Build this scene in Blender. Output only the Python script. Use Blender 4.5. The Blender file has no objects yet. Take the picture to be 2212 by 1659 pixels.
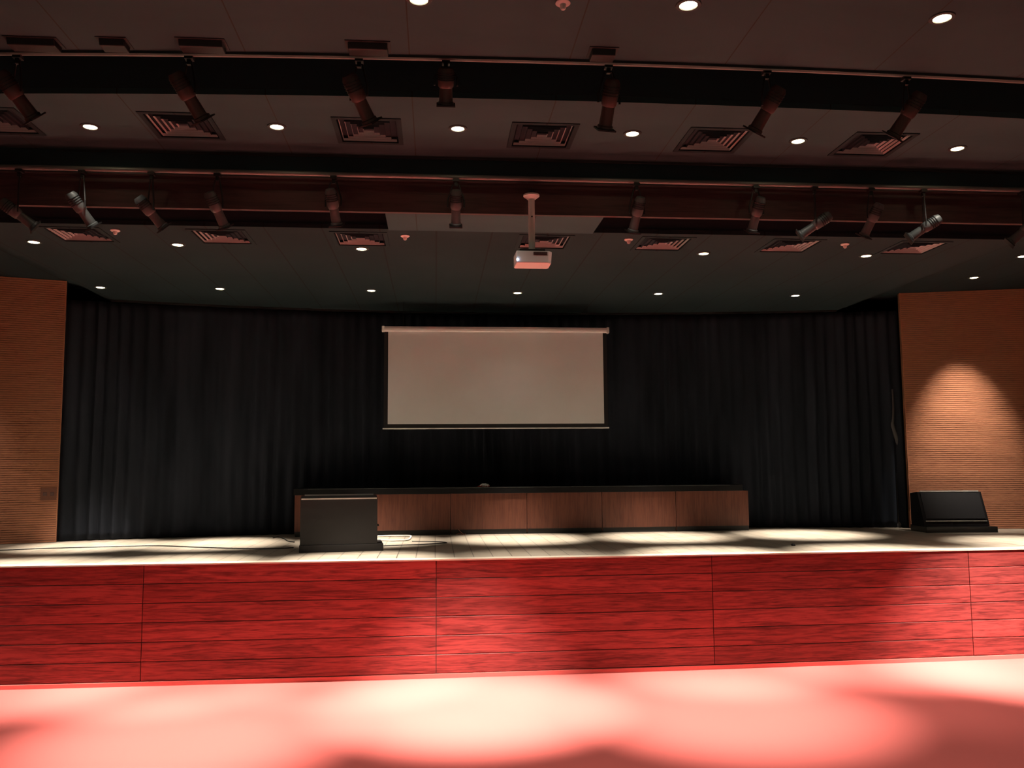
import bpy, bmesh, math, random
import numpy as np
from mathutils import Vector, Matrix
random.seed(7)
C = bpy.context.scene.collection
S = 1.38                      # metres per survey unit
ZC = 2.332                    # eye height over the carpet
ZS = 1.282                    # stage deck height
ZCEIL = ZC + 1.80*S           # stage ceiling
ZSIDE = ZC + 1.96*S           # raised side ceiling over the timber wings
ZHALL = ZC + 2.20*S           # hall ceiling
ZROOF = 6.9

# ------------------------------------------------------------------ camera
FPX, PITCH, YAW, ROLL = 1845.26, 0.0937, 0.0898, -0.0074
def cam_axes():
    F = Vector((math.sin(YAW)*math.cos(PITCH), math.cos(YAW)*math.cos(PITCH), math.sin(PITCH)))
    R = Vector((math.cos(YAW), -math.sin(YAW), 0)); U = R.cross(F)
    return R*math.cos(ROLL)+U*math.sin(ROLL), -R*math.sin(ROLL)+U*math.cos(ROLL), F
R_, U_, F_ = cam_axes()
cd = bpy.data.cameras.new('camera'); cam = bpy.data.objects.new('camera', cd); C.objects.link(cam)
m = Matrix((R_, U_, -F_)).transposed().to_4x4(); m.translation = Vector((0, 0, ZC)); cam.matrix_world = m
cd.sensor_fit = 'HORIZONTAL'; cd.sensor_width = 36; cd.lens = FPX/2212*36; cd.clip_end = 100
bpy.context.scene.camera = cam
def ray(x, y): return F_ + R_*((x-1106)/FPX) - U_*((y-829.5)/FPX)
def onz(x, y, z): d = ray(x, y); t = (z-ZC)/d.z; return Vector((d.x*t, d.y*t, z))
def ony(x, y, Y): d = ray(x, y); t = Y/d.y; return Vector((d.x*t, Y, ZC+d.z*t))

# ------------------------------------------------------------------ world, exposure
sc = bpy.context.scene
sc.view_settings.view_transform = 'Standard'; sc.view_settings.look = 'None'
sc.view_settings.gamma = 1; sc.view_settings.use_curve_mapping = False
sc.view_settings.exposure = 0.35
w = bpy.data.worlds.new('world'); sc.world = w; w.use_nodes = True
w.node_tree.nodes['Background'].inputs[0].default_value = (.01, .011, .012, 1)
w.node_tree.nodes['Background'].inputs[1].default_value = 0.3
HALL_CORE, HALL_SPILL, STAGE_CORE, STAGE_SPILL = 540, 50, 2200, 10
LAMP = (1.0, .89, .75)

# ------------------------------------------------------------------ materials
def mat(name, col, rough=.6, metal=0, spec=.5, emit=None, estr=0, sheen=0):
    M = bpy.data.materials.new(name); M.use_nodes = True; b = M.node_tree.nodes['Principled BSDF']
    b.inputs['Base Color'].default_value = (*col, 1); b.inputs['Roughness'].default_value = rough
    b.inputs['Metallic'].default_value = metal; b.inputs['Specular IOR Level'].default_value = spec
    b.inputs['Sheen Weight'].default_value = sheen
    if emit: b.inputs['Emission Color'].default_value = (*emit, 1); b.inputs['Emission Strength'].default_value = estr
    return M
class N:
    def __init__(s, M): s.t = M.node_tree; s.b = s.t.nodes['Principled BSDF']
    def n(s, ty, **k):
        x = s.t.nodes.new(ty)
        for a, v in k.items(): setattr(x, a, v)
        return x
    def l(s, a, b): s.t.links.new(a, b)
    def coord(s): return s.n('ShaderNodeTexCoord').outputs['Object']
    def mapping(s, scale, src=None):
        mp = s.n('ShaderNodeMapping'); mp.inputs['Scale'].default_value = scale
        s.l(src or s.coord(), mp.inputs[0]); return mp.outputs[0]
    def noise(s, vec, scale, detail=4, dist=0):
        x = s.n('ShaderNodeTexNoise'); x.inputs['Scale'].default_value = scale; x.inputs['Detail'].default_value = detail
        x.inputs['Distortion'].default_value = dist; s.l(vec, x.inputs['Vector']); return x.outputs['Fac']
    def ramp(s, fac, stops):
        r = s.n('ShaderNodeValToRGB'); e = r.color_ramp.elements
        while len(e) < len(stops): e.new(.5)
        for i, (p, c) in enumerate(stops): e[i].position = p; e[i].color = (*c, 1)
        s.l(fac, r.inputs[0]); return r.outputs[0]
    def math(s, op, a, b=None):
        x = s.n('ShaderNodeMath', operation=op)
        for i, v in enumerate((a, b)):
            if v is None: continue
            if isinstance(v, (int, float)): x.inputs[i].default_value = v
            else: s.l(v, x.inputs[i])
        return x.outputs[0]
    def mix(s, fac, a, b, mode='MIX'):
        x = s.n('ShaderNodeMix', data_type='RGBA', blend_type=mode)
        if isinstance(fac, (int, float)): x.inputs[0].default_value = fac
        else: s.l(fac, x.inputs[0])
        for i, v in ((6, a), (7, b)):
            if isinstance(v, tuple): x.inputs[i].default_value = (*v, 1)
            else: s.l(v, x.inputs[i])
        return x.outputs[2]
    def bump(s, h, st=.3, d=.01):
        x = s.n('ShaderNodeBump'); x.inputs['Strength'].default_value = st; x.inputs['Distance'].default_value = d
        s.l(h, x.inputs['Height']); s.l(x.outputs[0], s.b.inputs['Normal'])

def wood(name, dark, light, axis='X', rough=.45, fine=1, cell=None, spec=.4):
    """procedural wood grain running along an axis; cell=(w,h) gives every board its own tone"""
    M = mat(name, light, rough, spec=spec); k = N(M); co = k.coord()
    sc_ = {'X': (.9, 10, 14), 'Z': (14, 10, .9)}[axis]
    v = k.mapping(sc_, co)
    a = k.noise(v, 1.3*fine, 6, 1.2); b = k.noise(k.mapping(tuple(4*q for q in sc_), co), 1.6*fine, 3)
    g = k.math('ADD', k.math('MULTIPLY', a, .7), k.math('MULTIPLY', b, .3))
    col = k.ramp(g, [(.36, dark), (.58, light)])
    if cell:
        sp = k.n('ShaderNodeSeparateXYZ'); k.l(co, sp.inputs[0])
        cx = k.math('FLOOR', k.math('DIVIDE', k.math('SUBTRACT', sp.outputs[0], cell[2]), cell[0]))
        cz = k.math('FLOOR', k.math('DIVIDE', k.math('SUBTRACT', sp.outputs[2], cell[3]), cell[1]))
        cb = k.n('ShaderNodeCombineXYZ'); k.l(cx, cb.inputs[0]); k.l(cz, cb.inputs[2])
        wn = k.n('ShaderNodeTexWhiteNoise'); k.l(cb.outputs[0], wn.inputs[0])
        t = k.ramp(wn.outputs[0], [(0, (.66, .62, .6)), (1, (1.0, 1.0, 1.0))])
        col = k.mix(1.0, col, t, 'MULTIPLY')
    k.l(col, k.b.inputs['Base Color']); k.bump(g, .15, .004)
    return M

M_front = wood('mahogany_boards', (.13, .024, .024), (.35, .066, .062), 'X', .42, 1.5, (3.154, (ZS-.045)/6, -3.144, .045), spec=.2)
M_desk = wood('teak_veneer', (.11, .034, .021), (.17, .056, .034), 'Z', .4, 1.2, (1.15, 9, 0, -1))
M_wing = wood('slatted_timber', (.37, .15, .083), (.45, .19, .105), 'X', .42, 1.5)
M_fascia = wood('red_timber_fascia', (.060, .034, .034), (.10, .056, .054), 'X', .6)
M_hall = wood('hall_timber', (.16, .07, .035), (.28, .13, .07), 'X', .5)
M_carpet = mat('red_carpet', (.6, .07, .06), .95, spec=.1, sheen=.25)
k = N(M_carpet); co = k.coord(); nz = k.noise(co, 260, 3); big = k.noise(co, 1.1, 4)
col = k.mix(k.math('MULTIPLY', nz, .5), (.72, .15, .135), (.60, .12, .108))
k.l(k.mix(k.math('MULTIPLY', big, .18), col, (.74, .16, .155)), k.b.inputs['Base Color']); k.bump(nz, .5, .004)
M_deck = mat('scuffed_stage_boards', (.3, .24, .18), .42, spec=.5)
k = N(M_deck); co = k.coord()
br = k.n('ShaderNodeTexBrick'); br.offset = .5
br.inputs['Scale'].default_value = 1; br.inputs['Brick Width'].default_value = 1.6; br.inputs['Row Height'].default_value = .22
br.inputs['Mortar Size'].default_value = .006; br.inputs['Color1'].default_value = (.33, .28, .22, 1)
br.inputs['Color2'].default_value = (.26, .215, .165, 1); br.inputs['Mortar'].default_value = (.07, .055, .04, 1)
mp = k.n('ShaderNodeMapping'); mp.inputs['Rotation'].default_value = (0, 0, math.radians(90)); k.l(co, mp.inputs[0]); k.l(mp.outputs[0], br.inputs[0])
sw = k.noise(k.mapping((1.2, 5, 1), co), 2.2, 6, 1.5)
col = k.mix(k.ramp(sw, [(.4, (0, 0, 0)), (.75, (.5, .5, .5))]), br.outputs[0], (.5, .45, .38))
k.l(col, k.b.inputs['Base Color']); k.l(k.ramp(sw, [(.3, (.32,)*3), (.7, (.55,)*3)]), k.b.inputs['Roughness'])
M_ceil = mat('dark_grey_ceiling_paint', (.050, .064, .060), .75, spec=.2)
k = N(M_ceil); co = k.coord(); a = k.noise(co, .8, 4); b = k.noise(co, 60, 2)
sp = k.n('ShaderNodeSeparateXYZ'); k.l(co, sp.inputs[0])
fx = k.math('FRACT', k.math('DIVIDE', k.math('ADD', sp.outputs[0], 30), .6)); line = k.math('LESS_THAN', fx, .028)
col = k.ramp(a, [(.3, (.014, .026, .028)), (.7, (.020, .035, .038))])
k.l(k.mix(line, col, (.012, .013, .012)), k.b.inputs['Base Color']); k.bump(b, .1, .002)
M_hceil = mat('hall_ceiling_paint', (.05, .06, .05), .7, spec=.25)
k = N(M_hceil); co = k.coord(); a = k.noise(k.mapping((.6, 1.4, 1), co), .9, 5, .5)
sp = k.n('ShaderNodeSeparateXYZ'); k.l(co, sp.inputs[0])
fx = k.math('FRACT', k.math('DIVIDE', k.math('ADD', sp.outputs[0], 30.2), 1.2)); line = k.math('LESS_THAN', fx, .008)
col = k.ramp(a, [(.3, (.033, .068, .073)), (.72, (.050, .095, .102))])
k.l(k.mix(line, col, (.03, .034, .03)), k.b.inputs['Base Color'])
M_void = mat('black_plenum', (.030, .040, .046), .9, spec=.1)
M_black = mat('matt_black', (.011, .011, .0115), .5)
M_curtain = mat('black_velour', (.018, .017, .019), .9, spec=.1, sheen=.0)
k = N(M_curtain); co = k.coord(); a = k.noise(k.mapping((2.2, 1, .35), co), 1.5, 4)
k.l(k.ramp(a, [(.3, (.013, .016, .022)), (.75, (.030, .035, .048))]), k.b.inputs['Base Color'])
M_screen = mat('matt_white_screen_cloth', (.62, .60, .55), .85, spec=.1)
k = N(M_screen); a = k.noise(k.coord(), 1.2, 3); k.l(k.ramp(a, [(.3, (.73, .74, .74)), (.7, (.79, .80, .80))]), k.b.inputs['Base Color'])
M_white = mat('white_enamel', (.78, .76, .73), .35)
M_case = mat('white_screen_casing', (.8, .78, .76), .4)
M_slat = mat('white_vent_slats', (.85, .86, .84), .5)
M_trim = mat('grey_trim', (.038, .043, .042), .5)
M_cab = mat('dark_brown_cabinet_vinyl', (.018, .015, .0155), .55)
k = N(M_cab); a = k.noise(k.coord(), 90, 2); k.bump(a, .25, .002)
M_cab2 = mat('gloss_black_cabinet', (.012, .011, .012), .28)
M_grille = mat('black_grille_cloth', (.010, .009, .011), .6, spec=.3)
k = N(M_grille); v = k.n('ShaderNodeTexVoronoi'); v.inputs['Scale'].default_value = 160; k.l(k.coord(), v.inputs['Vector']); k.bump(v.outputs[0], .3, .002)
M_edge_glint = mat('painted_edge_glint', (.85, .82, .78), .4, metal=.1)  # pale colour stands in for light catching the speaker edges
M_pipe = mat('grey_steel_pipe', (.20, .20, .19), .45, metal=.4)
M_spot = mat('grey_lamp_housing', (.08, .052, .045), .45, metal=.2)
M_spot2 = mat('silver_lamp_housing', (.095, .105, .105), .5, metal=.1)
M_glow = mat('lit_lamp_lens', (1, 1, 1), .5, emit=(1, .83, .50), estr=14)
M_led = mat('blue_led', (1, 1, 1), .5, emit=(.55, .7, 1), estr=8)
M_port = mat('dark_port_panel', (.10, .05, .045), .6)
M_top = mat('black_laminate', (.007, .007, .008), .4, spec=.2)
M_wcable = mat('white_cable', (.8, .78, .72), .5)
M_paper = mat('white_tissue', (.85, .82, .8), .8)
M_redp = mat('red_tissue_edge', (.6, .1, .06), .7)
M_rope = mat('grey_fabric', (.11, .108, .11), .85)
M_plate = mat('brown_socket_plate', (.16, .06, .035), .6)
M_brown = mat('brown_twine', (.35, .14, .09), .8)

# ------------------------------------------------------------------ mesh helpers
def box(bm, lo, hi, mx=None):
    vs = [bm.verts.new((x, y, z)) for x in (lo[0], hi[0]) for y in (lo[1], hi[1]) for z in (lo[2], hi[2])]
    for q in ((0, 1, 3, 2), (4, 6, 7, 5), (0, 4, 5, 1), (2, 3, 7, 6), (0, 2, 6, 4), (1, 5, 7, 3)): bm.faces.new([vs[i] for i in q])
    if mx is not None: bmesh.ops.transform(bm, matrix=mx, verts=vs)
    return vs
def frame_of(d):
    d = d.normalized(); a = Vector((0, 0, 1)) if abs(d.z) < .95 else Vector((0, 1, 0))
    x = a.cross(d).normalized(); return x, d.cross(x)
def tube(bm, pts, r, n=10, cap=True):
    pts = [Vector(p) for p in pts]; rings = []
    rr = r if isinstance(r, (list, tuple)) else [r]*len(pts)
    x = None
    for i, p in enumerate(pts):
        d = (pts[min(i+1, len(pts)-1)]-pts[max(i-1, 0)])
        if d.length < 1e-9: d = Vector((0, 0, 1))
        d.normalize()
        if x is None: x, y = frame_of(d)
        else:
            x = (x-d*x.dot(d)).normalized(); y = d.cross(x)
        rings.append([bm.verts.new(p+(x*math.cos(t)+y*math.sin(t))*rr[i]) for t in [2*math.pi*j/n for j in range(n)]])
    for a, b in zip(rings, rings[1:]):
        for j in range(n): bm.faces.new((a[j], a[(j+1) % n], b[(j+1) % n], b[j]))
    if cap: bm.faces.new(rings[0][::-1]); bm.faces.new(rings[-1])
def lathe(bm, prof, n=28, mx=None):
    vs = []; rings = []
    for r, z in prof: rings.append([bm.verts.new((r*math.cos(2*math.pi*j/n), r*math.sin(2*math.pi*j/n), z)) for j in range(n)])
    for a, b in zip(rings, rings[1:]):
        for j in range(n): bm.faces.new((a[j], a[(j+1) % n], b[(j+1) % n], b[j]))
    if mx is not None: bmesh.ops.transform(bm, matrix=mx, verts=[v for r_ in rings for v in r_])
def prism(bm, prof, x0, x1):
    """extrude a closed (y,z) profile along x"""
    a = [bm.verts.new((x0, y, z)) for y, z in prof]; b = [bm.verts.new((x1, y, z)) for y, z in prof]; n = len(prof)
    for i in range(n): bm.faces.new((a[i], a[(i+1) % n], b[(i+1) % n], b[i]))
    bm.faces.new(a[::-1]); bm.faces.new(b)
def obj(name, fn, material, parent=None, bevel=0, smooth=False, seg=2):
    bm = bmesh.new(); fn(bm)
    bmesh.ops.recalc_face_normals(bm, faces=bm.faces)
    me = bpy.data.meshes.new(name); bm.to_mesh(me); bm.free()
    me.materials.append(material)
    if smooth:
        for p in me.polygons: p.use_smooth = True
        me.set_sharp_from_angle(angle=math.radians(40))
    o = bpy.data.objects.new(name, me); C.objects.link(o)
    if parent: o.parent = parent
    if bevel:
        md = o.modifiers.new('bevel', 'BEVEL'); md.width = bevel; md.segments = seg; md.limit_method = 'ANGLE'
    return o
def thing(name, label, cat, loc=(0, 0, 0), rz=0, group=None):
    o = bpy.data.objects.new(name, None); C.objects.link(o); o.location = loc; o.rotation_euler = (0, 0, rz)
    o.empty_display_size = .1
    return tag(o, label, cat, group)
def tag(o, label, cat, group=None):
    o['label'] = label; o['category'] = cat
    if group: o['group'] = group
    return o
def struct(o, label=None):
    o['kind'] = 'structure'
    if label: o['label'] = label
    return o
def dup(root, loc, rz=0, label=None, group=None):
    def cp(o, par):
        c = o.copy(); C.objects.link(c); c.parent = par
        for ch in list(o.children): cp(ch, c)
        return c
    r = cp(root, None); r.location = loc; r.rotation_euler = (0, 0, rz)
    if label: r['label'] = label
    if group: r['group'] = group
    return r

bow = lambda X: .0070*(X-1.8)**2           # the hall ceiling edges bow gently in plan
def front_y(X): return 9.695 + .0927*X*X/(28*S)
def curt_y(X): return 13.85 - (X-1.0)**2*(.0245 if X < 1 else .0165)

# ------------------------------------------------------------------ setting: floor, stage
XL, XR, YB = -9.6, 11.6, -8.0
struct(obj('floor', lambda bm: box(bm, (XL, YB, -.1), (XR, 9.9, 0)), M_carpet))
def rake(bm):
    n_ = 9
    for i in range(n_): box(bm, (XL+.01, YB+.01, .001+i*.16), (XR-.01, 3.6-i*.95, .16+i*.16))
struct(obj('floor_seating', rake, mat('beige_bounce_floor', (.42, .40, .36), .6)), 'unseen stepped seating floor, pale for bounce light, behind the photographer')  # unseen rake, beige chosen to bounce neutral fill light forward
def deck(bm):
    xs = np.linspace(XL, XR, 44); top = []; bot = []
    f = [(x, front_y(x)) for x in xs]
    for z, lst in ((ZS, top), (ZS-.014, bot)):
        for x, y in f: lst.append((bm.verts.new((x, y-.012, z)), bm.verts.new((x, 14.6, z))))
    for L in (top, bot):
        for a, b in zip(L, L[1:]): bm.faces.new((a[0], b[0], b[1], a[1]))
    for i in range(len(xs)-1):
        bm.faces.new((top[i][0], top[i+1][0], bot[i+1][0], bot[i][0])); bm.faces.new((top[i][1], top[i+1][1], bot[i+1][1], bot[i][1]))
    for i in (0, -1): bm.faces.new((top[i][0], top[i][1], bot[i][1], bot[i][0]))
struct(obj('floor_stage', deck, M_deck), 'scuffed timber stage deck lit in pools')
def boards(bm):
    h = (ZS-.045-.004)/6; W = 3.154; x0 = -3.144
    n0 = math.floor((XL-x0)/W)
    for c in range(n0, n0+8):
        a, b = x0+c*W+.004, x0+(c+1)*W-.004
        a, b = max(a, XL), min(b, XR)
        if b-a < .1: continue
        xs = np.linspace(a, b, 7)
        for r in range(6):
            z0 = .045+r*h+.003; z1 = .045+(r+1)*h-.003
            if r == 5: z1 = ZS-.0145
            prof = [(0, z0+.005), (.005, z0), (.03, z0), (.03, z1), (.005, z1), (0, z1-.005)]
            rings = [[bm.verts.new((x, front_y(x)+y, z)) for y, z in prof] for x in xs]
            for p, q in zip(rings, rings[1:]):
                for i in range(6): bm.faces.new((p[i], p[(i+1) % 6], q[(i+1) % 6], q[i]))
            bm.faces.new(rings[0]); bm.faces.new(rings[-1][::-1])
def backing(bm):
    xs = np.linspace(XL, XR, 30)
    for a, b in zip(xs, xs[1:]):
        vs = [bm.verts.new(p) for p in ((a, front_y(a)+.03, 0), (b, front_y(b)+.03, 0), (b, front_y(b)+.03, ZS-.06), (a, front_y(a)+.03, ZS-.06))]
        bm.faces.new(vs)
def lit_edge_band(bm):  # lit band along the deck edge, put in as a pale strip
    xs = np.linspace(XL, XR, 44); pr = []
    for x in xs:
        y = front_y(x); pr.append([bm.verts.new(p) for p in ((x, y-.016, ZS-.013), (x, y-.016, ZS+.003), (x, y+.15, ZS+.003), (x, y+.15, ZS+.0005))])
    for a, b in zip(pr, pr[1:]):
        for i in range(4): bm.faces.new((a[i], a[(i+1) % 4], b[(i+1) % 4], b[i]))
struct(obj('trim_5', lit_edge_band, mat('painted_lit_band', (.62, .56, .46), .45)), 'band of light painted pale along the front edge of the stage deck')
sf = struct(obj('wall_stage_front', backing, M_port), 'mahogany red stage front of horizontal boards')
obj('timber_boards', boards, M_front, sf)
def skirt(bm):
    xs = np.linspace(XL, XR, 30); pr = []
    for x in xs:
        y = front_y(x); pr.append([bm.verts.new(p) for p in ((x, y-.022, .001), (x, y-.018, .043), (x, y+.01, .044), (x, y+.01, .001))])
    for a, b in zip(pr, pr[1:]):
        for i in range(4): bm.faces.new((a[i], a[(i+1) % 4], b[(i+1) % 4], b[i]))
struct(obj('baseboard_stage', skirt, M_carpet), 'red carpet strip along the foot of the stage front')

# walls of the hall and behind the stage
struct(obj('wall_left', lambda bm: box(bm, (XL-.15, YB, 0), (XL, 14.6, ZROOF)), M_hall))
struct(obj('wall_right', lambda bm: box(bm, (XR, YB, 0), (XR+.15, 14.6, ZROOF)), M_hall))
struct(obj('wall_rear', lambda bm: box(bm, (XL, YB-.15, 0), (XR, YB, ZROOF)), M_hall))
struct(obj('wall_stage_back', lambda bm: box(bm, (XL, 14.6, 0), (XR, 14.75, ZROOF)), M_void))
struct(obj('ceiling', lambda bm: box(bm, (XL, YB, ZROOF), (XR, 14.6, ZROOF+.1)), mat('bare_roof_void', (.13, .15, .155), .9)), 'black roof void above the ceiling panels')

# ------------------------------------------------------------------ ceiling slabs with cut-outs for the vents
VS = .27    # half size of a vent opening
def slab(name, z, y0, y1, holes, material, label, x0=XL, x1=XR, t=.05):
    xs = sorted(set([x0, x1]+[v for h in holes for v in (h[0]-VS, h[0]+VS)]+list(np.arange(math.ceil(x0/1.2)*1.2, x1, 1.2))))
    xs = [x for i, x in enumerate(xs) if i == 0 or x-xs[i-1] > .004]
    ys = sorted(set(v for h in holes for v in (h[1]-VS, h[1]+VS)))
    ys = [y for i, y in enumerate(ys) if i == 0 or y-ys[i-1] > .004]
    def fn(bm):
        grid = [[bm.verts.new((x, y, z)) for y in [y0(x)]+ys+[y1(x)]] for x in xs]
        for i in range(len(xs)-1):
            for j in range(len(ys)+1):
                cx = (xs[i]+xs[i+1])/2; cy = (grid[i][j].co.y+grid[i+1][j+1].co.y)/2
                if any(abs(cx-h[0]) < VS-.01 and abs(cy-h[1]) < VS-.01 for h in holes): continue
                bm.faces.new((grid[i][j], grid[i+1][j], grid[i+1][j+1], grid[i][j+1]))
        r = bmesh.ops.extrude_face_region(bm, geom=bm.faces[:])
        bmesh.ops.translate(bm, vec=(0, 0, t), verts=[g for g in r['geom'] if isinstance(g, bmesh.types.BMVert)])
    return struct(obj(name, fn, material), label)
A_far = lambda x: 4.425*S+bow(x); B_near = lambda x: 4.96*S+bow(x); B_far = lambda x: 5.96*S+bow(x)*.3
C_slot0 = 6.02*S; C_slot1 = 6.46*S
hall_vents = [onz(x, y, ZHALL) for x, y in ((15, 282), (398, 276), (795, 277), (1175, 281), (1550, 292), (1890, 308))]
yy = sum(v.y for v in hall_vents)/6
hall_vents = [Vector((v.x, yy+.02, ZHALL)) for v in hall_vents]
stage_vents = [onz(x, y, ZCEIL) for x, y in ((152, 493), (472, 503), (776, 508), (1178, 516), (1440, 518), (1724, 520), (1995, 525))]
ys_ = C_slot1+.42
stage_vents = [Vector((v.x, ys_, ZCEIL)) for v in stage_vents]
slab('ceiling_hall_near', ZHALL, lambda x: YB, A_far, [], M_hceil, 'grey hall ceiling nearest the seats')
slab('ceiling_hall_far', ZHALL, B_near, B_far, [(v.x, v.y) for v in hall_vents], M_hceil, 'grey ceiling strip between the two lighting slots')
CX0, CX1 = onz(150, 603, ZCEIL).x, onz(1927, 624, ZCEIL).x
slab('ceiling_stage', ZCEIL, lambda x: C_slot1, lambda x: 14.3, [(v.x, v.y) for v in stage_vents], M_ceil, 'dark panelled ceiling over the stage', x0=CX0-.02, x1=CX1+.02)
slab('ceiling_stage_left', ZSIDE, lambda x: 8.31, lambda x: 14.3, [], M_ceil, 'raised side ceiling over the left timber wing', x0=XL, x1=CX0-.02)
slab('ceiling_stage_right', ZSIDE, lambda x: 8.31, lambda x: 14.3, [], M_ceil, 'raised side ceiling over the right timber wing', x0=CX1+.02, x1=XR)
# centre piece of the stage ceiling reaching forward to the fascia
xa, xb = onz(835, 475, ZCEIL).x, onz(1300, 475, ZCEIL).x
struct(obj('ceiling_stage_centre', lambda bm: box(bm, (xa, C_slot0+.02, ZCEIL-.004), (xb, C_slot1+.03, ZCEIL+.045)), M_hceil), 'lighter ceiling piece behind the projector')
def slotback(bm):
    for a, b in ((CX0-4, xa), (xb, CX1+4)):
        box(bm, (a, C_slot0+.021, ZCEIL+.17), (b, C_slot1+.3, ZCEIL+.19)); box(bm, (a, C_slot1+.01, ZCEIL+.051), (b, C_slot1+.03, ZCEIL+.17))
struct(obj('ceiling_slot_lining', slotback, mat('dark_slot_lining', (.04, .05, .055), .9, spec=.1)), 'black lining above the lighting slot')
# fascia facing the audience and its ledge
fz0, fz1 = ZCEIL-.005, ZC+2.02*S
struct(obj('trim_1', lambda bm: box(bm, (XL, C_slot0-.03, fz0), (XR, C_slot0+.02, fz1)), M_fascia), 'long red brown timber fascia across the front of the stage ceiling')
struct(obj('trim_2', lambda bm: box(bm, (XL, C_slot0-.09, fz1), (XR, C_slot0+.02, fz1+.035)), M_trim), 'thin grey ledge on top of the timber fascia')
M_haze_board = mat('added_haze_board', (.045, .070, .080), .9, spec=.1)  # added boards, their grey stands in for haze in the dark slots
struct(obj('trim_6', lambda bm: box(bm, (XL, C_slot0-.02, fz1+.036), (XR, C_slot0+.02, ZROOF)), M_haze_board), 'added dark board giving the slot a haze grey above the timber fascia')
def haze_board(bm):
    xs = np.linspace(XL, XR, 30); pr = [[bm.verts.new((x, B_near(x)+dy, z)) for dy, z in ((.0, ZHALL+.051), (.03, ZHALL+.051), (.03, ZROOF), (.0, ZROOF))] for x in xs]
    for a, b in zip(pr, pr[1:]):
        for i in range(4): bm.faces.new((a[i], a[(i+1) % 4], b[(i+1) % 4], b[i]))
struct(obj('trim_7', haze_board, M_haze_board), 'added dark board giving a haze grey above the first lighting slot')
def lip(y, z):
    def fn(bm):
        xs = np.linspace(XL, XR, 30); pr = [[bm.verts.new((x, y(x)+dy, z+dz)) for dy, dz in ((0, -.02), (.03, -.02), (.03, .04), (0, .04))] for x in xs]
        for a, b in zip(pr, pr[1:]):
            for i in range(4): bm.faces.new((a[i], a[(i+1) % 4], b[(i+1) % 4], b[i]))
    return fn
struct(obj('trim_3', lip(lambda x: A_far(x)+.001, ZHALL), M_trim), 'thin edge strip at the far side of the near hall ceiling')
struct(obj('trim_4', lip(lambda x: B_far(x)+.001, ZHALL), M_trim), 'thin edge strip at the far side of the ceiling strip')

# ------------------------------------------------------------------ vents
def make_vent(label, group):
    t = thing('ceiling_vent', label, 'air vent', (0, 0, 0), 0, group)
    def fr(bm):
        o, i = VS+.035, VS-.008
        for a in range(4):
            mx = Matrix.Rotation(a*math.pi/2, 4, 'Z')
            vs = [bm.verts.new(mx @ Vector(p)) for p in ((-o, -o, -.008), (o, -o, -.008), (i, -i, -.008), (-i, -i, -.008), (-o, -o, -.0005), (o, -o, -.0005), (i, -i, .03), (-i, -i, .03))]
            for q in ((0, 1, 2, 3), (0, 1, 5, 4), (3, 2, 6, 7)): bm.faces.new([vs[j] for j in q])
    obj('frame', fr, M_ceil, t)
    for kk in range(5):
        b = VS-.02-kk*.05; c = b-.0004
        def rg(bm, b=b, c=c):
            for a in range(4):
                mx = Matrix.Rotation(a*math.pi/2, 4, 'Z')
                vs = [bm.verts.new(mx @ Vector(p)) for p in ((-b, b, 0), (b, b, 0), (c, c, .024), (-c, c, .024), (-b+.002, b-.002, 0), (b-.002, b-.002, 0), (c-.002, c-.002, .024), (-c+.002, c-.002, .024))]
                for q in ((0, 1, 2, 3), (4, 5, 6, 7), (0, 1, 5, 4)):
                    f = bm.faces.new([vs[j] for j in q]); f.material_index = 0 if q == (4, 5, 6, 7) else 1  # slat backs and rims coloured black so they read as shaded
        obj('louvre_ring', rg, M_slat, t).data.materials.append(M_void)
    obj('duct_box', lambda bm: (box(bm, (-VS+.002, -VS+.002, .056), (VS-.002, VS-.002, .06))), M_void, t)
    return t
ordn = ['leftmost', 'second from left', 'third from left', 'fourth from left', 'fifth from left', 'sixth from left', 'rightmost', 'eighth from left']
v0 = make_vent('x', None)
n = len(hall_vents)
for i, v in enumerate(hall_vents):
    lab = 'square slatted air vent in the near ceiling strip, %s' % (ordn[i] if i < n-1 else 'rightmost')
    g = 'square vents in the ceiling strip between the slots'
    if i == 0: v0.location = v; v0['label'] = lab; v0['group'] = g
    else: dup(v0, v, 0, lab, g)
n = len(stage_vents)
for i, v in enumerate(stage_vents):
    lab = 'square slatted air vent in the dark stage ceiling, %s' % (ordn[i] if i < n-1 else 'rightmost')
    if i == 3: lab = 'square slatted air vent in the stage ceiling, half hidden behind the projector pole'
    dup(v0, v, 0, lab, 'square vents in the stage ceiling')

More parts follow.
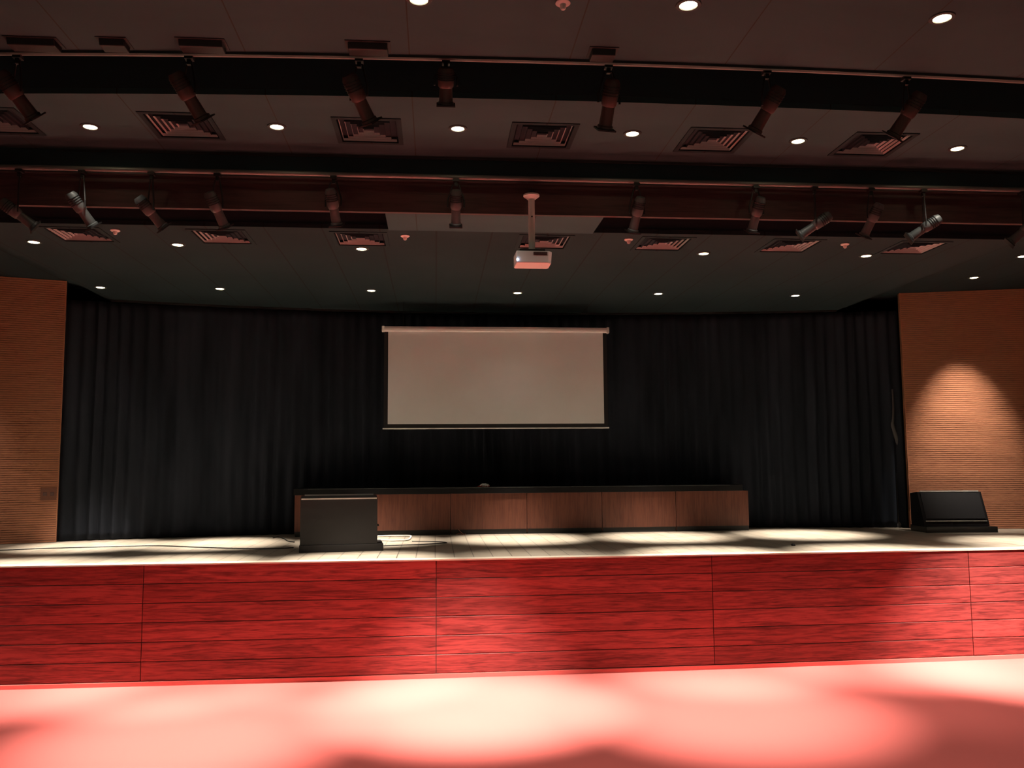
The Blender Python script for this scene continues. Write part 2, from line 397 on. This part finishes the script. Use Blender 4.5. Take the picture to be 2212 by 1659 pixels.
# ------------------------------------------------------------------ downlights
def aim(t, x, y, k_=1, z=0.0):
    """swivel the lamp of one downlight towards a point of the floor"""
    d = Vector((x, y, z))-t.location
    for c in t.children:
        if c.name.startswith('lamp_beam') or (c.name.startswith('lamp_flood') and k_ < .3):
            c.rotation_euler = d.to_track_quat('-Z', 'Y').to_euler(); 
            c.data = c.data.copy(); c.data.energy = c.data['base']*k_
    return t
def make_downlight(core, spill, ang=30, flood=0):
    t = thing('downlight', 'x', 'ceiling light')
    obj('trim_ring', lambda bm: lathe(bm, [(.058, -.001), (.060, -.010), (.082, -.008), (.086, -.0005), (.058, -.0005)]), M_trim, t, smooth=True)
    obj('lamp_lens', lambda bm: lathe(bm, [(.0005, -.013), (.03, -.012), (.05, -.008), (.0575, -.002), (.0005, -.002)]), M_glow, t, smooth=True)
    for nm, e, a, bl in (('lamp_beam', core, ang, 1), ('lamp_flood', flood, 62, 1), ('lamp_spill', spill, 100, 1)):
        if e == 0: continue
        L = bpy.data.lights.new(nm, 'SPOT'); L.energy = e; L['base'] = e; L.spot_size = math.radians(a); L.spot_blend = bl
        L.color = LAMP; L.shadow_soft_size = .04
        o = bpy.data.objects.new(nm, L); C.objects.link(o); o.parent = t; o.location = (0, 0, -.03)
    return t
hall = make_downlight(HALL_CORE, HALL_SPILL, 37, 160); stg = make_downlight(STAGE_CORE, STAGE_SPILL, 38)
rows = [
 (hall, ZHALL, [(598-403, 273), (598, 273), (989, 277), (1366, 288), (1724, 304), (2068, 320)], 'lit round downlight in the ceiling strip of vents, %s', 'downlights in the near ceiling strip', 0),
 (hall, ZHALL, [(905, -2), (1487, 10), (2035, 38)], 'lit round downlight at the top edge of the photo, %s', 'downlights at the top of the frame', 0),
 (stg, ZCEIL, [(73, 522), (384, 528), (781, 537), (1150, 542), (1520, 547), (1871, 552)], 'lit round downlight in the front row of the stage ceiling, %s', 'front row of stage downlights', 0),
 (stg, ZCEIL, [(217, 620), (475, 623), (802, 627), (1118, 632), (1422, 634), (1718, 638)], 'lit round downlight in the row nearest the black curtain, %s', 'back row of stage downlights', 0),
]
used = {id(hall): False, id(stg): False}
def put(proto, loc, lab, g):
    if used[id(proto)]: return dup(proto, loc, 0, lab, g)
    used[id(proto)] = True; proto.location = loc; proto['label'] = lab
    if g: proto['group'] = g
    return proto
for proto, z, pts, lab, g, _ in rows:
    nn = len(pts)
    for i, (x, y) in enumerate(pts):
        p = onz(x, y, z)
        nm = ordn[i] if i < nn-1 else 'rightmost'
        if nn == 3: nm = ('cut off left of centre', 'right of centre', 'brightest at the far right')[i]
        t = put(proto, p, (lab % nm) if (x, y) != (1150, 542) else 'lit round downlight hidden behind the hanging projector', g)
        if z == ZHALL and nn == 6: aim(t, *(((-3.5, 7.8, .1), (-2.15, 7.85, 6.2), (.35, 8.5, 10.5), (2.75, 8.05, 5.6), (4.3, 8.6, .35), (5.3, 8.2, .25))[i]))
        if nn == 3: aim(t, p.x, p.y, .08)
        if (x, y) == (1150, 542): aim(t, p.x, p.y-.01, .3, ZS)
wl = make_downlight(STAGE_CORE*.27, STAGE_SPILL, 46)
used[id(wl)] = False
t = put(wl, onz(2104, 599, ZSIDE), 'lit round downlight washing the right timber wing with a cone of light', None)
aim(t, t.location.x+.28, t.location.y+.78, 1, t.location.z-2.2)
put(stg, onz(2209, 553, ZSIDE), 'lit round downlight cut off by the right edge of the photo', None)
t = put(wl, Vector((-6.7, 11.2, ZSIDE)), 'round downlight outside the left edge, washing the left timber wing', None)
aim(t, -6.7, 12.0, .35, t.location.z-2.0)
# house lights behind and beside the frame (real lamps of the same hall)
for x in (-1.9, -3.7, 5.7):
    aim(put(hall, Vector((x, 5.0, ZHALL)), 'round downlight in the seat area ceiling beyond the frame', 'downlights beyond the frame'), x, 5.0, .08)
for y in (2.6, -1.6, -5.4):
    for x in (-6, -2.2, 2.0, 6.2, 9.6):
        aim(put(hall, Vector((x, y, ZHALL)), 'round downlight in the seat area ceiling beyond the frame', 'downlights beyond the frame'), x, y-.01, .12)
for x, ax, ay, kf in ((-5.9, -5.3, 9.2, .25), (6.95, 6.6, 9.2, 10)):
    aim(put(hall, Vector((x, 7.75, ZHALL)), 'round downlight in the seat area ceiling beyond the frame', 'downlights beyond the frame'), ax, ay, kf)

# ------------------------------------------------------------------ smoke detectors
def detector(p, label):
    t = thing('smoke_detector', label, 'smoke detector', p, 0, 'small white detectors in the stage ceiling')
    obj('base', lambda bm: lathe(bm, [(.0005, 0), (.045, 0), (.05, -.012), (.04, -.02), (.0005, -.02)], 20), M_white, t, smooth=True)
    obj('sensor_head', lambda bm: lathe(bm, [(.022, -.02), (.02, -.045), (.012, -.055), (.0005, -.057)], 16), M_white, t, smooth=True)
    return t
for (x, y), d in zip(((249, 496), (875, 508), (1358, 516), (1825, 526)), ('far left, between two vents', 'left of the projector', 'right of the projector', 'far right, above a lit downlight')):
    detector(onz(x, y, ZCEIL), 'small white smoke detector on the stage ceiling, %s' % d)
tt = detector(onz(1216, 4, ZHALL), 'small white detector on the hall ceiling at the top edge of the photo')
del tt['group']

# ------------------------------------------------------------------ lighting bars and stage lights
def bar(name, y, z, r, label):
    def fn(bm): tube(bm, [(x, y(x), z) for x in np.linspace(XL+.02, XR-.02, 40)], r, 10)
    return tag(obj(name, fn, M_pipe, smooth=True), label, 'lighting bar')
barA = lambda x: A_far(x)+.16
bar('lighting_bar', barA, ZHALL+.06, .024, 'grey steel lighting bar in the slot of the hall ceiling')
YBAR = C_slot0-.20; ZBAR = ZC+2.02*S
bar('lighting_bar', lambda x: YBAR, ZBAR, .024, 'grey steel lighting bar in front of the timber fascia')
def spotlight(top, d, material, label, group, L=.36, r=.075, drop=.16):
    """profile spotlight: hook clamp on the bar, yoke, body, lens tube, rear cap"""
    d = Vector(d).normalized(); t = thing('stage_spotlight', label, 'stage light', top, 0, group)
    ctr = Vector((0, 0, -drop)); x, y = frame_of(d)
    side = Vector((d.y, -d.x, 0))
    side = side.normalized() if side.length > .05 else Vector((1, 0, 0))
    obj('clamp', lambda bm: (box(bm, (-.03, -.03, -.05), (.03, .03, -.0245)), box(bm, (-.015, -.015, -.09), (.015, .015, -.05))), M_black, t)
    def yoke(bm):
        w = r+.025
        pts = [ctr-side*w, ctr-side*w+Vector((0, 0, .07)), Vector((0, 0, -.075))-side*.03, Vector((0, 0, -.075))+side*.03, ctr+side*w+Vector((0, 0, .07)), ctr+side*w]
        tube(bm, pts, .008, 6)
    obj('yoke', yoke, M_black, t)
    def body(bm):
        tube(bm, [ctr-d*L*.5, ctr-d*L*.42, ctr-d*L*.1, ctr+d*L*.02, ctr+d*L*.06], [r*.75, r*1.0, r*1.0, r*.95, r*.8], 16)
    b = obj('lamp_housing', body, material, t, smooth=True)
    def fins(bm):
        for q in (-.36, -.30, -.24, -.18): tube(bm, [ctr+d*L*q, ctr+d*(L*q+.006)], r*1.1, 16)
    obj('cooling_fins', fins, M_black, b)
    obj('lens_tube', lambda bm: tube(bm, [ctr+d*L*.06, ctr+d*L*.45, ctr+d*L*.47, ctr+d*L*.52], [r*.78, r*.84, r*1.0, r*1.0], 16), material, t, smooth=True)
    obj('colour_frame', lambda bm: (lambda R_: box(bm, (-r*1.15, -r*1.15, -.006), (r*1.15, r*1.15, .006), Matrix.Translation(ctr+d*L*.54) @ Matrix((x, y, d)).transposed().to_4x4()))(0), M_black, t)
    return t
desc = ['far left end', 'second from left', 'third from left', 'fourth from left, barely lit', 'right of centre, pointing straight down', 'second from right', 'rightmost']
for i, (x, y, dx) in enumerate(((45, 140, .55), (415, 142, .5), (778, 142, .45), (963, 132, .0), (1311, 158, -.08), (1655, 180, -.45), (1965, 200, -.45))):
    z = ZHALL+.06; p = onz(x, 118+ (x/2212)*40, ZHALL+.06)
    q = Vector((p.x, barA(p.x), z))
    spotlight(q, (dx, .55, -.85), M_spot, 'reddish grey spotlight in the hall ceiling slot, %s' % desc[i], 'spotlights in the hall ceiling slot', L=.36 if i != 3 else .26, r=.062, drop=.33 if i != 3 else .22)
low = [(38, 462, .95), (175, 452, .45), (325, 458, .6), (468, 452, .3), (720, 446, .12), (985, 448, 0), (1376, 462, -.12), (1634, 462, -.1), (1762, 486, -1.1), (1884, 474, -.25), (1998, 492, -1.1), (2213, 498, -.8)]
ld = ['leftmost, lying almost flat', 'second from left', 'third from left, tilted to the right', 'fourth from left', 'fifth from left, over a vent', 'left of the projector', 'right of the projector', 'fourth right of the projector pole side', 'tilted flat above a right vent', 'hanging between two flat tilted ones', 'flat tilted, near the right timber wing', 'cut off by the right edge of the photo']
ld[7] = 'second right of the projector'
for i, (x, y, dx) in enumerate(low):
    c = ony(x, y, YBAR)
    drop = max(.12, ZBAR-c.z)
    spotlight(Vector((c.x, YBAR, ZBAR)), (dx, .45, -.75), M_spot2, 'silver spotlight before the timber fascia, %s' % ld[i], 'spotlights on the bar before the fascia', L=.34, r=.055, drop=drop)

# black bracket boxes under the edge of the near ceiling, where the bar is hung
for (x0_, x1_, y_), d_ in zip(((18, 118, 99), (215, 268, 99), (385, 478, 98), (750, 836, 99), (1278, 1330, 121)), ('leftmost', 'small, second from left', 'third from left', 'left of centre', 'right of centre')):
    q0 = onz(x0_, y_, ZHALL-.05); q1 = onz(x1_, y_, ZHALL-.05); cx_ = (q0.x+q1.x)/2; w_ = (q1.x-q0.x)/2
    t = thing('bracket_box', 'black bracket box under the edge of the near hall ceiling, %s' % d_, 'bracket', (cx_, A_far(cx_)-.12, ZHALL), 0, 'bracket boxes at the hall ceiling edge')
    obj('cover', lambda bm: prism(bm, [(-.07, -.001), (.07, -.001), (.06, -.05), (-.05, -.05)], -w_, w_), M_black, t, bevel=.006)
    obj('flange', lambda bm: box(bm, (-w_-.02, -.085, -.006), (w_+.02, .085, -.0005)), M_black, t)

# ------------------------------------------------------------------ projector
PY = C_slot0-.16
pt = ony(1147, 424, PY); pb = ony(1149, 545, PY)
pz = pb.z
P = thing('ceiling_projector', 'white projector hanging from a pole under the stage ceiling front', 'projector', (pb.x, PY, pz))
H = pt.z-pz
obj('wall_bracket', lambda bm: (box(bm, (-.035, -.035, H+.012), (.035, .125, H+.05))), M_black, P)
obj('ceiling_flange', lambda bm: lathe(bm, [(.0005, H+.012), (.08, H+.012), (.08, H-.002), (.055, H-.02), (.045, H-.03), (.0005, H-.03)], 24), M_white, P, smooth=True)
po = obj('pole', lambda bm: tube(bm, [(0, 0, H-.02), (0, 0, .02)], .032, 20), M_white, P, smooth=True)
obj('bolt', lambda bm: tube(bm, [(0, -.036, H*.62), (0, -.028, H*.62)], .008, 8), M_black, po)
obj('mount_plate', lambda bm: box(bm, (-.13, -.09, -.012), (.12, .09, .012)), M_black, P, bevel=.003)
def pbody(bm):
    # box with chamfered right end, seen from behind
    prof = [(-.165, -.13), (.15, -.13), (.185, -.09), (.185, .11), (.17, .13), (-.155, .13), (-.17, .11)]
    a = [bm.verts.new((x, y, -.016)) for x, y in prof]; b = [bm.verts.new((x*(1.0 if x < 0 else .95), y*1.0, -.135)) for x, y in prof]; n_ = len(prof)
    for i in range(n_): bm.faces.new((a[i], a[(i+1) % n_], b[(i+1) % n_], b[i]))
    bm.faces.new(a); bm.faces.new(b[::-1])
pbod = obj('casing', pbody, M_white, P, bevel=.008)
obj('port_panel', lambda bm: (box(bm, (0.0, -.134, -.058), (.135, -.128, -.028)), [box(bm, (.005+i*.022, -.138, -.05), (.020+i*.022, -.132, -.036)) for i in range(6)]), M_port, pbod)
obj('lens', lambda bm: tube(bm, [(-.06, .125, -.075), (-.06, .16, -.075)], .04, 20), M_black, pbod)
obj('status_light', lambda bm: bmesh.ops.create_uvsphere(bm, u_segments=10, v_segments=6, radius=.011, matrix=Matrix.Translation((-.155, -.134, -.105))), M_led, pbod)

# ------------------------------------------------------------------ projection screen
SY = 12.98
a = ony(828, 716, SY); b = ony(1312, 716, SY)
zt = ony(1070, 712, SY).z; zf = ony(1070, 915.5, SY).z; zb = ony(1070, 925, SY).z
cx = (a.x+b.x)/2; hw = (b.x-a.x)/2
T = thing('projection_screen', 'pull down projection screen hanging before the black curtain', 'projection screen', (cx, SY, zb))
zt -= zb; zf -= zb
cs = obj('roller_casing', lambda bm: prism(bm, [(-.045, zt-.03), (-.05, zt), (-.04, zt+.035), (.04, zt+.035), (.05, zt), (.045, zt-.035), (0, zt-.045)], -hw, hw), M_case, T, bevel=.006)
for sx in (-1, 1):
    obj('end_cap', lambda bm: box(bm, (sx*hw-.02, -.055, zt-.05), (sx*hw+.02, .055, zt+.04)), M_white, cs, bevel=.006)
fw0, fw1 = hw-.075, hw-.06
obj('screen_cloth', lambda bm: box(bm, (-fw0, -.004, zf), (fw0, 0, zt-.03)), M_screen, T)
obj('black_border', lambda bm: (box(bm, (-hw+.015, -.003, .012), (hw-.015, .001, zf)), box(bm, (-hw+.015, -.003, zf), (-fw0, .001, zt-.03)), box(bm, (fw0, -.003, zf), (hw-.015, .001, zt-.03))), M_black, T)
obj('bottom_bar', lambda bm: tube(bm, [(-hw, 0, 0), (hw, 0, 0)], .011, 10), M_case, T, smooth=True)
for sx in (-1, 1):
    obj('hanging_wire', lambda bm: tube(bm, [(sx*(hw-.3), 0, zt+.03), (sx*(hw-.3), 0, ZCEIL-zb-.001)], .003, 6), M_black, T)

# ------------------------------------------------------------------ curtain
def curtain(bm):
    xs = np.arange(-5.75, 7.72, .018); rows_ = [0, .1, .45, 1.0, 1.8, 2.6, 3.2, 3.35, 3.47]
    H_ = ZCEIL-ZS-.05; ph = 0; cols = []
    rnd = np.random.RandomState(3); freq = np.interp(np.arange(len(xs)), np.arange(0, len(xs), 12), rnd.uniform(28, 44, len(np.arange(0, len(xs), 12))))
    amp = np.interp(np.arange(len(xs)), np.arange(0, len(xs), 9), rnd.uniform(.018, .05, len(np.arange(0, len(xs), 9))))
    for i, x in enumerate(xs):
        ph += freq[i]*.018; c = []
        for j, h in enumerate(rows_):
            z = ZS+.012+h/3.47*H_; A = amp[i]*(1-.35*h/3.47)
            c.append(bm.verts.new((x+.008*math.sin(z*1.3+i*.05), curt_y(x)+A*math.sin(ph+.12*math.sin(z*.9+i*.01)), z)))
        cols.append(c)
    for p, q in zip(cols, cols[1:]):
        for j in range(len(rows_)-1): bm.faces.new((p[j], q[j], q[j+1], p[j+1]))
cu = obj('stage_curtain', curtain, M_curtain, smooth=True)
md = cu.modifiers.new('thickness', 'SOLIDIFY'); md.thickness = .004
tag(cu, 'black pleated backdrop curtain behind the screen and long desk', 'curtain')
def track(bm):
    pr = [[bm.verts.new((x, curt_y(x)+dy, ZCEIL-.001+dz)) for dy, dz in ((-.03, 0), (.03, 0), (.03, -.03), (-.03, -.03))] for x in np.linspace(CX0+.02, CX1-.02, 40)]
    for p, q in zip(pr, pr[1:]):
        for i in range(4): bm.faces.new((p[i], p[(i+1) % 4], q[(i+1) % 4], q[i]))
tag(obj('curtain_rail', track, M_black), 'black rail along the ceiling carrying the backdrop curtain', 'curtain rail')

# ------------------------------------------------------------------ timber wings beside the stage
def wing(name, p0, p1, label):
    """slatted acoustic wall panel from p0 (inner edge) to p1 (outer end), facing the audience"""
    p0 = Vector(p0); p1 = Vector(p1); d = (p1-p0); L = d.length; d.normalize(); nrm = Vector((d.y, -d.x))
    if nrm.y > 0: nrm = -nrm
    z0, z1 = ZS+.002, ZSIDE-.004
    def pt_(u, t, z): q = p0+d*u-nrm*t; return (q.x, q.y, z)
    root = obj(name, lambda bm: bm.faces.new([bm.verts.new(pt_(*v)) for v in ((0, .1, z0), (L, .1, z0), (L, .1, z1), (0, .1, z1))]) and None, M_hall)
    struct(root, label)
    def slats(bm):
        step = .0315; n_ = int((z1-z0)/step); st = (z1-z0)/n_
        for i in range(n_):
            a_, b_ = z0+i*st+.0032, z0+(i+1)*st-.0032
            vs = [bm.verts.new(pt_(u, t, z)) for u in (.012, L) for t, z in ((0, a_), (0, b_), (.012, b_), (.012, a_))]
            for q in ((0, 1, 5, 4), (1, 2, 6, 5), (3, 0, 4, 7)): bm.faces.new([vs[k_] for k_ in q])
        vs = [bm.verts.new(pt_(u, .010, z)) for u, z in ((.012, z0), (L, z0), (L, z1), (.012, z1))]; bm.faces.new(vs).material_index = 1
    obj('timber_slats', slats, M_wing, root).data.materials.append(M_port)
    def edge(bm):
        vs = [bm.verts.new(pt_(u, t, z)) for u in (0, .0125) for t, z in ((-.003, z0), (-.003, z1), (.1, z1), (.1, z0))]
        for q in ((0, 1, 2, 3), (4, 5, 6, 7), (0, 1, 5, 4), (1, 2, 6, 5), (3, 0, 4, 7), (2, 3, 7, 6)): bm.faces.new([vs[k_] for k_ in q])
    obj('edge_strip', edge, M_wing, root)
    return root, p0, d, nrm
L0 = onz(121, 1171.5, ZS); R0 = onz(1968, 1141.5, ZS)
L1 = Vector((XL, L0.y-(L0.x-XL)*.34)); R1 = Vector((XR, R0.y-(XR-R0.x)*.26))
wL = wing('wall_wing_left', (L0.x, L0.y), L1, 'horizontally slatted timber wall left of the stage')
wR = wing('wall_wing_right', (R0.x, R0.y), R1, 'horizontally slatted timber wall right of the stage, lit by a cone of light')
# socket plate on the left wing
def on_wing(W_, px, py):
    _, p0, d, nrm = W_; r = ray(px, py); o = Vector((0, 0))
    r2 = Vector((r.x, r.y)); den = r2.dot(nrm); t = p0.dot(nrm)/den
    return Vector((r.x*t, r.y*t, ZC+r.z*t))
sp_ = on_wing(wL, 105, 1067); ang = math.atan2(wL[2].y, wL[2].x)+math.pi
pl = thing('wall_socket_plate', 'square brown socket plate low on the left timber wall', 'wall socket', (sp_.x+wL[3].x*.006, sp_.y+wL[3].y*.006, sp_.z), ang)
obj('plate', lambda bm: box(bm, (-.10, -.004, -.09), (.10, .004, .09)), M_plate, pl, bevel=.002)
obj('socket', lambda bm: [box(bm, (x_-.025, -.008, -.025), (x_+.025, -.003, .025)) for x_ in (-.045, .045)], M_port, pl, bevel=.003)

# ------------------------------------------------------------------ long desk: six units under one black top
DY = 13.05
dx0 = onz(635, 1158, ZS).x*DY/onz(635, 1158, ZS).y; dx1 = onz(1619, 1145, ZS).x*DY/onz(1619, 1145, ZS).y
dw = (dx1-dx0)/6
ztop = ony(1120, 1065, DY).z-ZS
def make_desk():
    t = thing('desk_unit', 'x', 'desk', (0, 0, 0), 0, 'desk units joined into one long table')
    obj('front_panel', lambda bm: box(bm, (.003, 0, .075), (dw-.003, .02, ztop-.001)), M_desk, t, bevel=.002)
    obj('plinth', lambda bm: box(bm, (.01, .012, 0), (dw-.01, .05, .075)), M_black, t)
    obj('side_panel', lambda bm: box(bm, (.003, .0205, .02), (.022, .48, ztop-.001)), M_desk, t)
    obj('side_panel', lambda bm: box(bm, (dw-.022, .0205, .02), (dw-.003, .48, ztop-.001)), M_desk, t)
    return t
dn = ['mostly hidden behind the left floor speaker, left end', 'partly hidden by the left floor speaker', 'with brown twine at its foot', 'fourth from left', 'second from right', 'right end unit']
D0 = make_desk()
for i in range(6):
    lab = 'wood fronted unit of the long desk, %s' % dn[i]
    loc = Vector((dx0+i*dw, DY, ZS))
    if i == 0: D0.location = loc; D0['label'] = lab
    else: dup(D0, loc, 0, lab)
zt2 = ony(1120, 1051.5, DY-.02).z
wt = thing('long_worktop', 'long glossy black top lying over all six desk units', 'worktop', (dx0, DY, ZS+ztop))
obj('top_board', lambda bm: box(bm, (-.01, -.03, .001), (dx1-dx0-.10, .52, zt2-ZS-ztop)), M_top, wt, bevel=.004)
obj('metal_edging', lambda bm: box(bm, (.2, -.034, zt2-ZS-ztop-.010), (dx1-dx0-.3, -.0305, zt2-ZS-ztop-.002)), M_trim, wt)
# crumpled tissue on the desk top
tp = ony(1047, 1049, DY+.12)
def tissue(bm):
    bmesh.ops.create_icosphere(bm, subdivisions=3, radius=.062)
    rr = random.Random(5)
    for v in bm.verts:
        v.co *= .75+.5*rr.random(); v.co.z = abs(v.co.z)*.75+.0; v.co.x *= 1.1
ti = thing('crumpled_tissue', 'small crumpled white and red tissue on the black desk top', 'tissue', (tp.x, DY+.12, zt2+.001))
obj('white_sheet', tissue, M_paper, ti)
def tissue2(bm):
    tissue(bm)
    for v in bm.verts: v.co = Vector((v.co.x*1.3-.01, v.co.y, v.co.z*.45))
obj('red_edge', tissue2, M_redp, ti)

# ------------------------------------------------------------------ floor speakers (stage wedges)
def wedge(label, loc, rz, W, Hh, mbody, topd=.27, depth=.56, ext=1):
    """front (slanted grille) faces local -Y, upright back faces +Y"""
    t = thing('floor_speaker', label, 'speaker', loc, rz, 'floor speakers on the stage')
    hw_ = W/2
    prof = [(depth*.44, .09), (depth*.44, Hh-.01), (depth*.44-topd*.0, Hh), (depth*.44-topd, Hh-.01), (-depth*.40, .16), (-depth*.42, .09)]
    prof = [(depth*.44, .09), (depth*.44, Hh), (depth*.44-topd, Hh+.03), (-depth*.38, .17), (-depth*.42, .09)]
    cb = obj('cabinet', lambda bm: prism(bm, prof, -hw_+.01, hw_-.01), mbody, t, bevel=.006)
    obj('base_plinth', lambda bm: box(bm, (-hw_-(.065 if ext < 0 else 0), -depth*.56, 0), (hw_+(.065 if ext > 0 else 0), depth*.445, .088)), mbody, t, bevel=.006)
    # slanted grille just proud of the baffle
    p = Vector((0, depth*.44-topd, Hh+.03)); q = Vector((0, -depth*.38, .17)); s = (q-p); n_ = Vector((0, s.z, -s.y)).normalized()
    if n_.y > 0: n_ = -n_
    def gr(bm):
        a_ = p+s*.04; b_ = p+s*.94
        vs = [bm.verts.new((x, w_.y+n_.y*o, w_.z+n_.z*o)) for x in (-hw_+.05, hw_-.05) for w_, o in ((a_, .0), (b_, .0), (b_, .012), (a_, .012))]
        for f in ((3, 2, 6, 7), (0, 3, 7, 4), (1, 2, 6, 5), (0, 1, 2, 3), (4, 5, 6, 7), (0, 1, 5, 4)): bm.faces.new([vs[i] for i in f])
    obj('grille', gr, M_grille, t)
    obj('edge_strip', lambda bm: box(bm, (-hw_+.02, depth*.44-.012, Hh-.008), (hw_-.02, depth*.44+.003, Hh+.008)), M_edge_glint, cb)  # bright strips paint the glints along the cabinet edges
    obj('edge_strip', lambda bm: box(bm, (-hw_+.05, depth*.44-topd-.008, Hh+.03), (hw_-.05, depth*.44-topd+.01, Hh+.046)), M_edge_glint, cb)
    obj('edge_strip', lambda bm: box(bm, (-hw_+.04, -depth*.40-.006, .160), (hw_-.04, -depth*.40+.006, .170)), M_edge_glint, cb)
    obj('handle', lambda bm: tube(bm, [(-hw_+.008, -.05, .3), (-hw_-.012, -.05, .3), (-hw_-.012, .07, .3), (-hw_+.008, .07, .3)], .009, 8), M_black, t)
    return t
g0 = onz(640, 1195, ZS); g1 = onz(822, 1190, ZS); c0 = (g0+g1)/2
d0 = (g1-g0); rz = math.atan2(d0.y, d0.x)
WL = d0.length-.06
bl = Vector((-math.sin(rz), math.cos(rz), 0))
wedge('dark brown floor speaker seen from behind, left of centre near the stage edge', c0+bl*(.56*.46), rz+math.pi, WL, .645, M_cab, ext=-1)
g0 = onz(1997, 1151, ZS); g1 = onz(2151, 1150.5, ZS); c0 = (g0+g1)/2; d0 = (g1-g0); rz = math.atan2(d0.y, d0.x)
bl = Vector((-math.sin(rz), math.cos(rz), 0))
wedge('glossy black floor speaker with slanted front before the right timber wall', c0+bl*(.56*.56), rz, d0.length-.06, .56, M_cab2)

# ------------------------------------------------------------------ cables and small things on the stage
def spline(pts, n_=10):
    out = []; P_ = [pts[0]]+list(pts)+[pts[-1]]
    for i in range(1, len(P_)-2):
        for k_ in range(n_):
            t = k_/n_; a_, b_, c_, d_ = P_[i-1], P_[i], P_[i+1], P_[i+2]
            out.append(.5*((2*b_)+(-a_+c_)*t+(2*a_-5*b_+4*c_-d_)*t*t+(-a_+3*b_-3*c_+d_)*t**3))
    out.append(pts[-1]); return out
def cable(name, px, r, material, label, cat='cable'):
    pts = [onz(x, y, ZS)+Vector((0, 0, r+.001)) for x, y in px]
    return tag(obj(name, lambda bm: tube(bm, spline(pts), r, 7), material, smooth=True), label, cat)
cable('power_cable', [(-60, 1192), (0, 1190), (90, 1186), (200, 1183), (330, 1180), (420, 1183), (520, 1186), (600, 1186), (634, 1184)], .007, M_black, 'thin black cable running along the stage floor to the left speaker')
cable('speaker_cable', [(590, 1163), (602, 1161), (614, 1165), (622, 1170), (636, 1172)], .007, M_black, 'short black cable curling out left of the brown floor speaker')
cable('white_cable', [(822, 1169), (850, 1169.5), (880, 1168), (887, 1162), (884, 1159), (850, 1159), (816, 1160)], .011, M_wcable, 'white cable loop on the stage floor right of the brown speaker')
cable('black_cable', [(826, 1180), (870, 1178.5), (920, 1176.5), (960, 1174), (962, 1172.5), (940, 1171), (890, 1170.3)], .006, M_black, 'black cable in a long narrow loop right of the brown speaker')
def twine(bm):
    for a_ in ([(990, 1143), (996, 1150), (1003, 1155)], [(985, 1155), (993, 1152), (1000, 1156), (1006, 1153)]):
        tube(bm, spline([ony(x, y, DY-.06) for x, y in a_], 6), .004, 5)
tw = obj('twine_scrap', twine, M_brown)
tag(tw, 'scrap of brown twine against the foot of the long desk', 'twine')
dp = onz(1713, 1179, ZS)
def pebble(bm):
    bmesh.ops.create_icosphere(bm, subdivisions=2, radius=.03)
    rr = random.Random(2)
    for v in bm.verts: v.co *= .8+.4*rr.random(); v.co.z = max(v.co.z, -.012)*.6
o = obj('tape_scrap', pebble, M_black); o.location = dp+Vector((0, 0, .009)); tag(o, 'small dark scrap lying near the stage edge right of centre', 'scrap')

# pole with cloth tied round it, beside the right wing
bp = onz(1940, 1139, ZS); tpz = ony(1935, 832, bp.y).z
t = thing('folded_stand', 'tall grey stand with knotted cloth beside the right timber wall', 'stand', (bp.x, bp.y, ZS))
Hs = tpz-ZS
obj('pole', lambda bm: tube(bm, [(0, 0, .02), (.0, 0, Hs*.5), (0, 0, Hs)], .022, 10), M_rope, t, smooth=True)
obj('foot', lambda bm: lathe(bm, [(.0005, 0), (.055, 0), (.055, .05), (.03, .09), (.0005, .09)], 14), M_rope, t, smooth=True)
obj('rung', lambda bm: tube(bm, [(.02, 0, Hs*.26), (.12, 0, Hs*.262)], .008, 8), M_rope, t, smooth=True)
def cloth(bm):
    zz = [Hs*.97, Hs*.85, Hs*.76, Hs*.72, Hs*.67, Hs*.62, Hs*.54]
    tube(bm, spline([Vector(v) for v in ((0, -.02, zz[0]), (.0, -.02, zz[1]), (-.03, -.03, zz[2]), (-.05, -.03, zz[3]), (-.02, -.03, zz[4]), (.03, -.03, zz[5]), (.06, -.02, zz[6]))], 5),
         [.02+.028*math.exp(-((i-17)/8)**2) for i in range(31)], 10)
obj('knotted_cloth', cloth, M_rope, t, smooth=True)
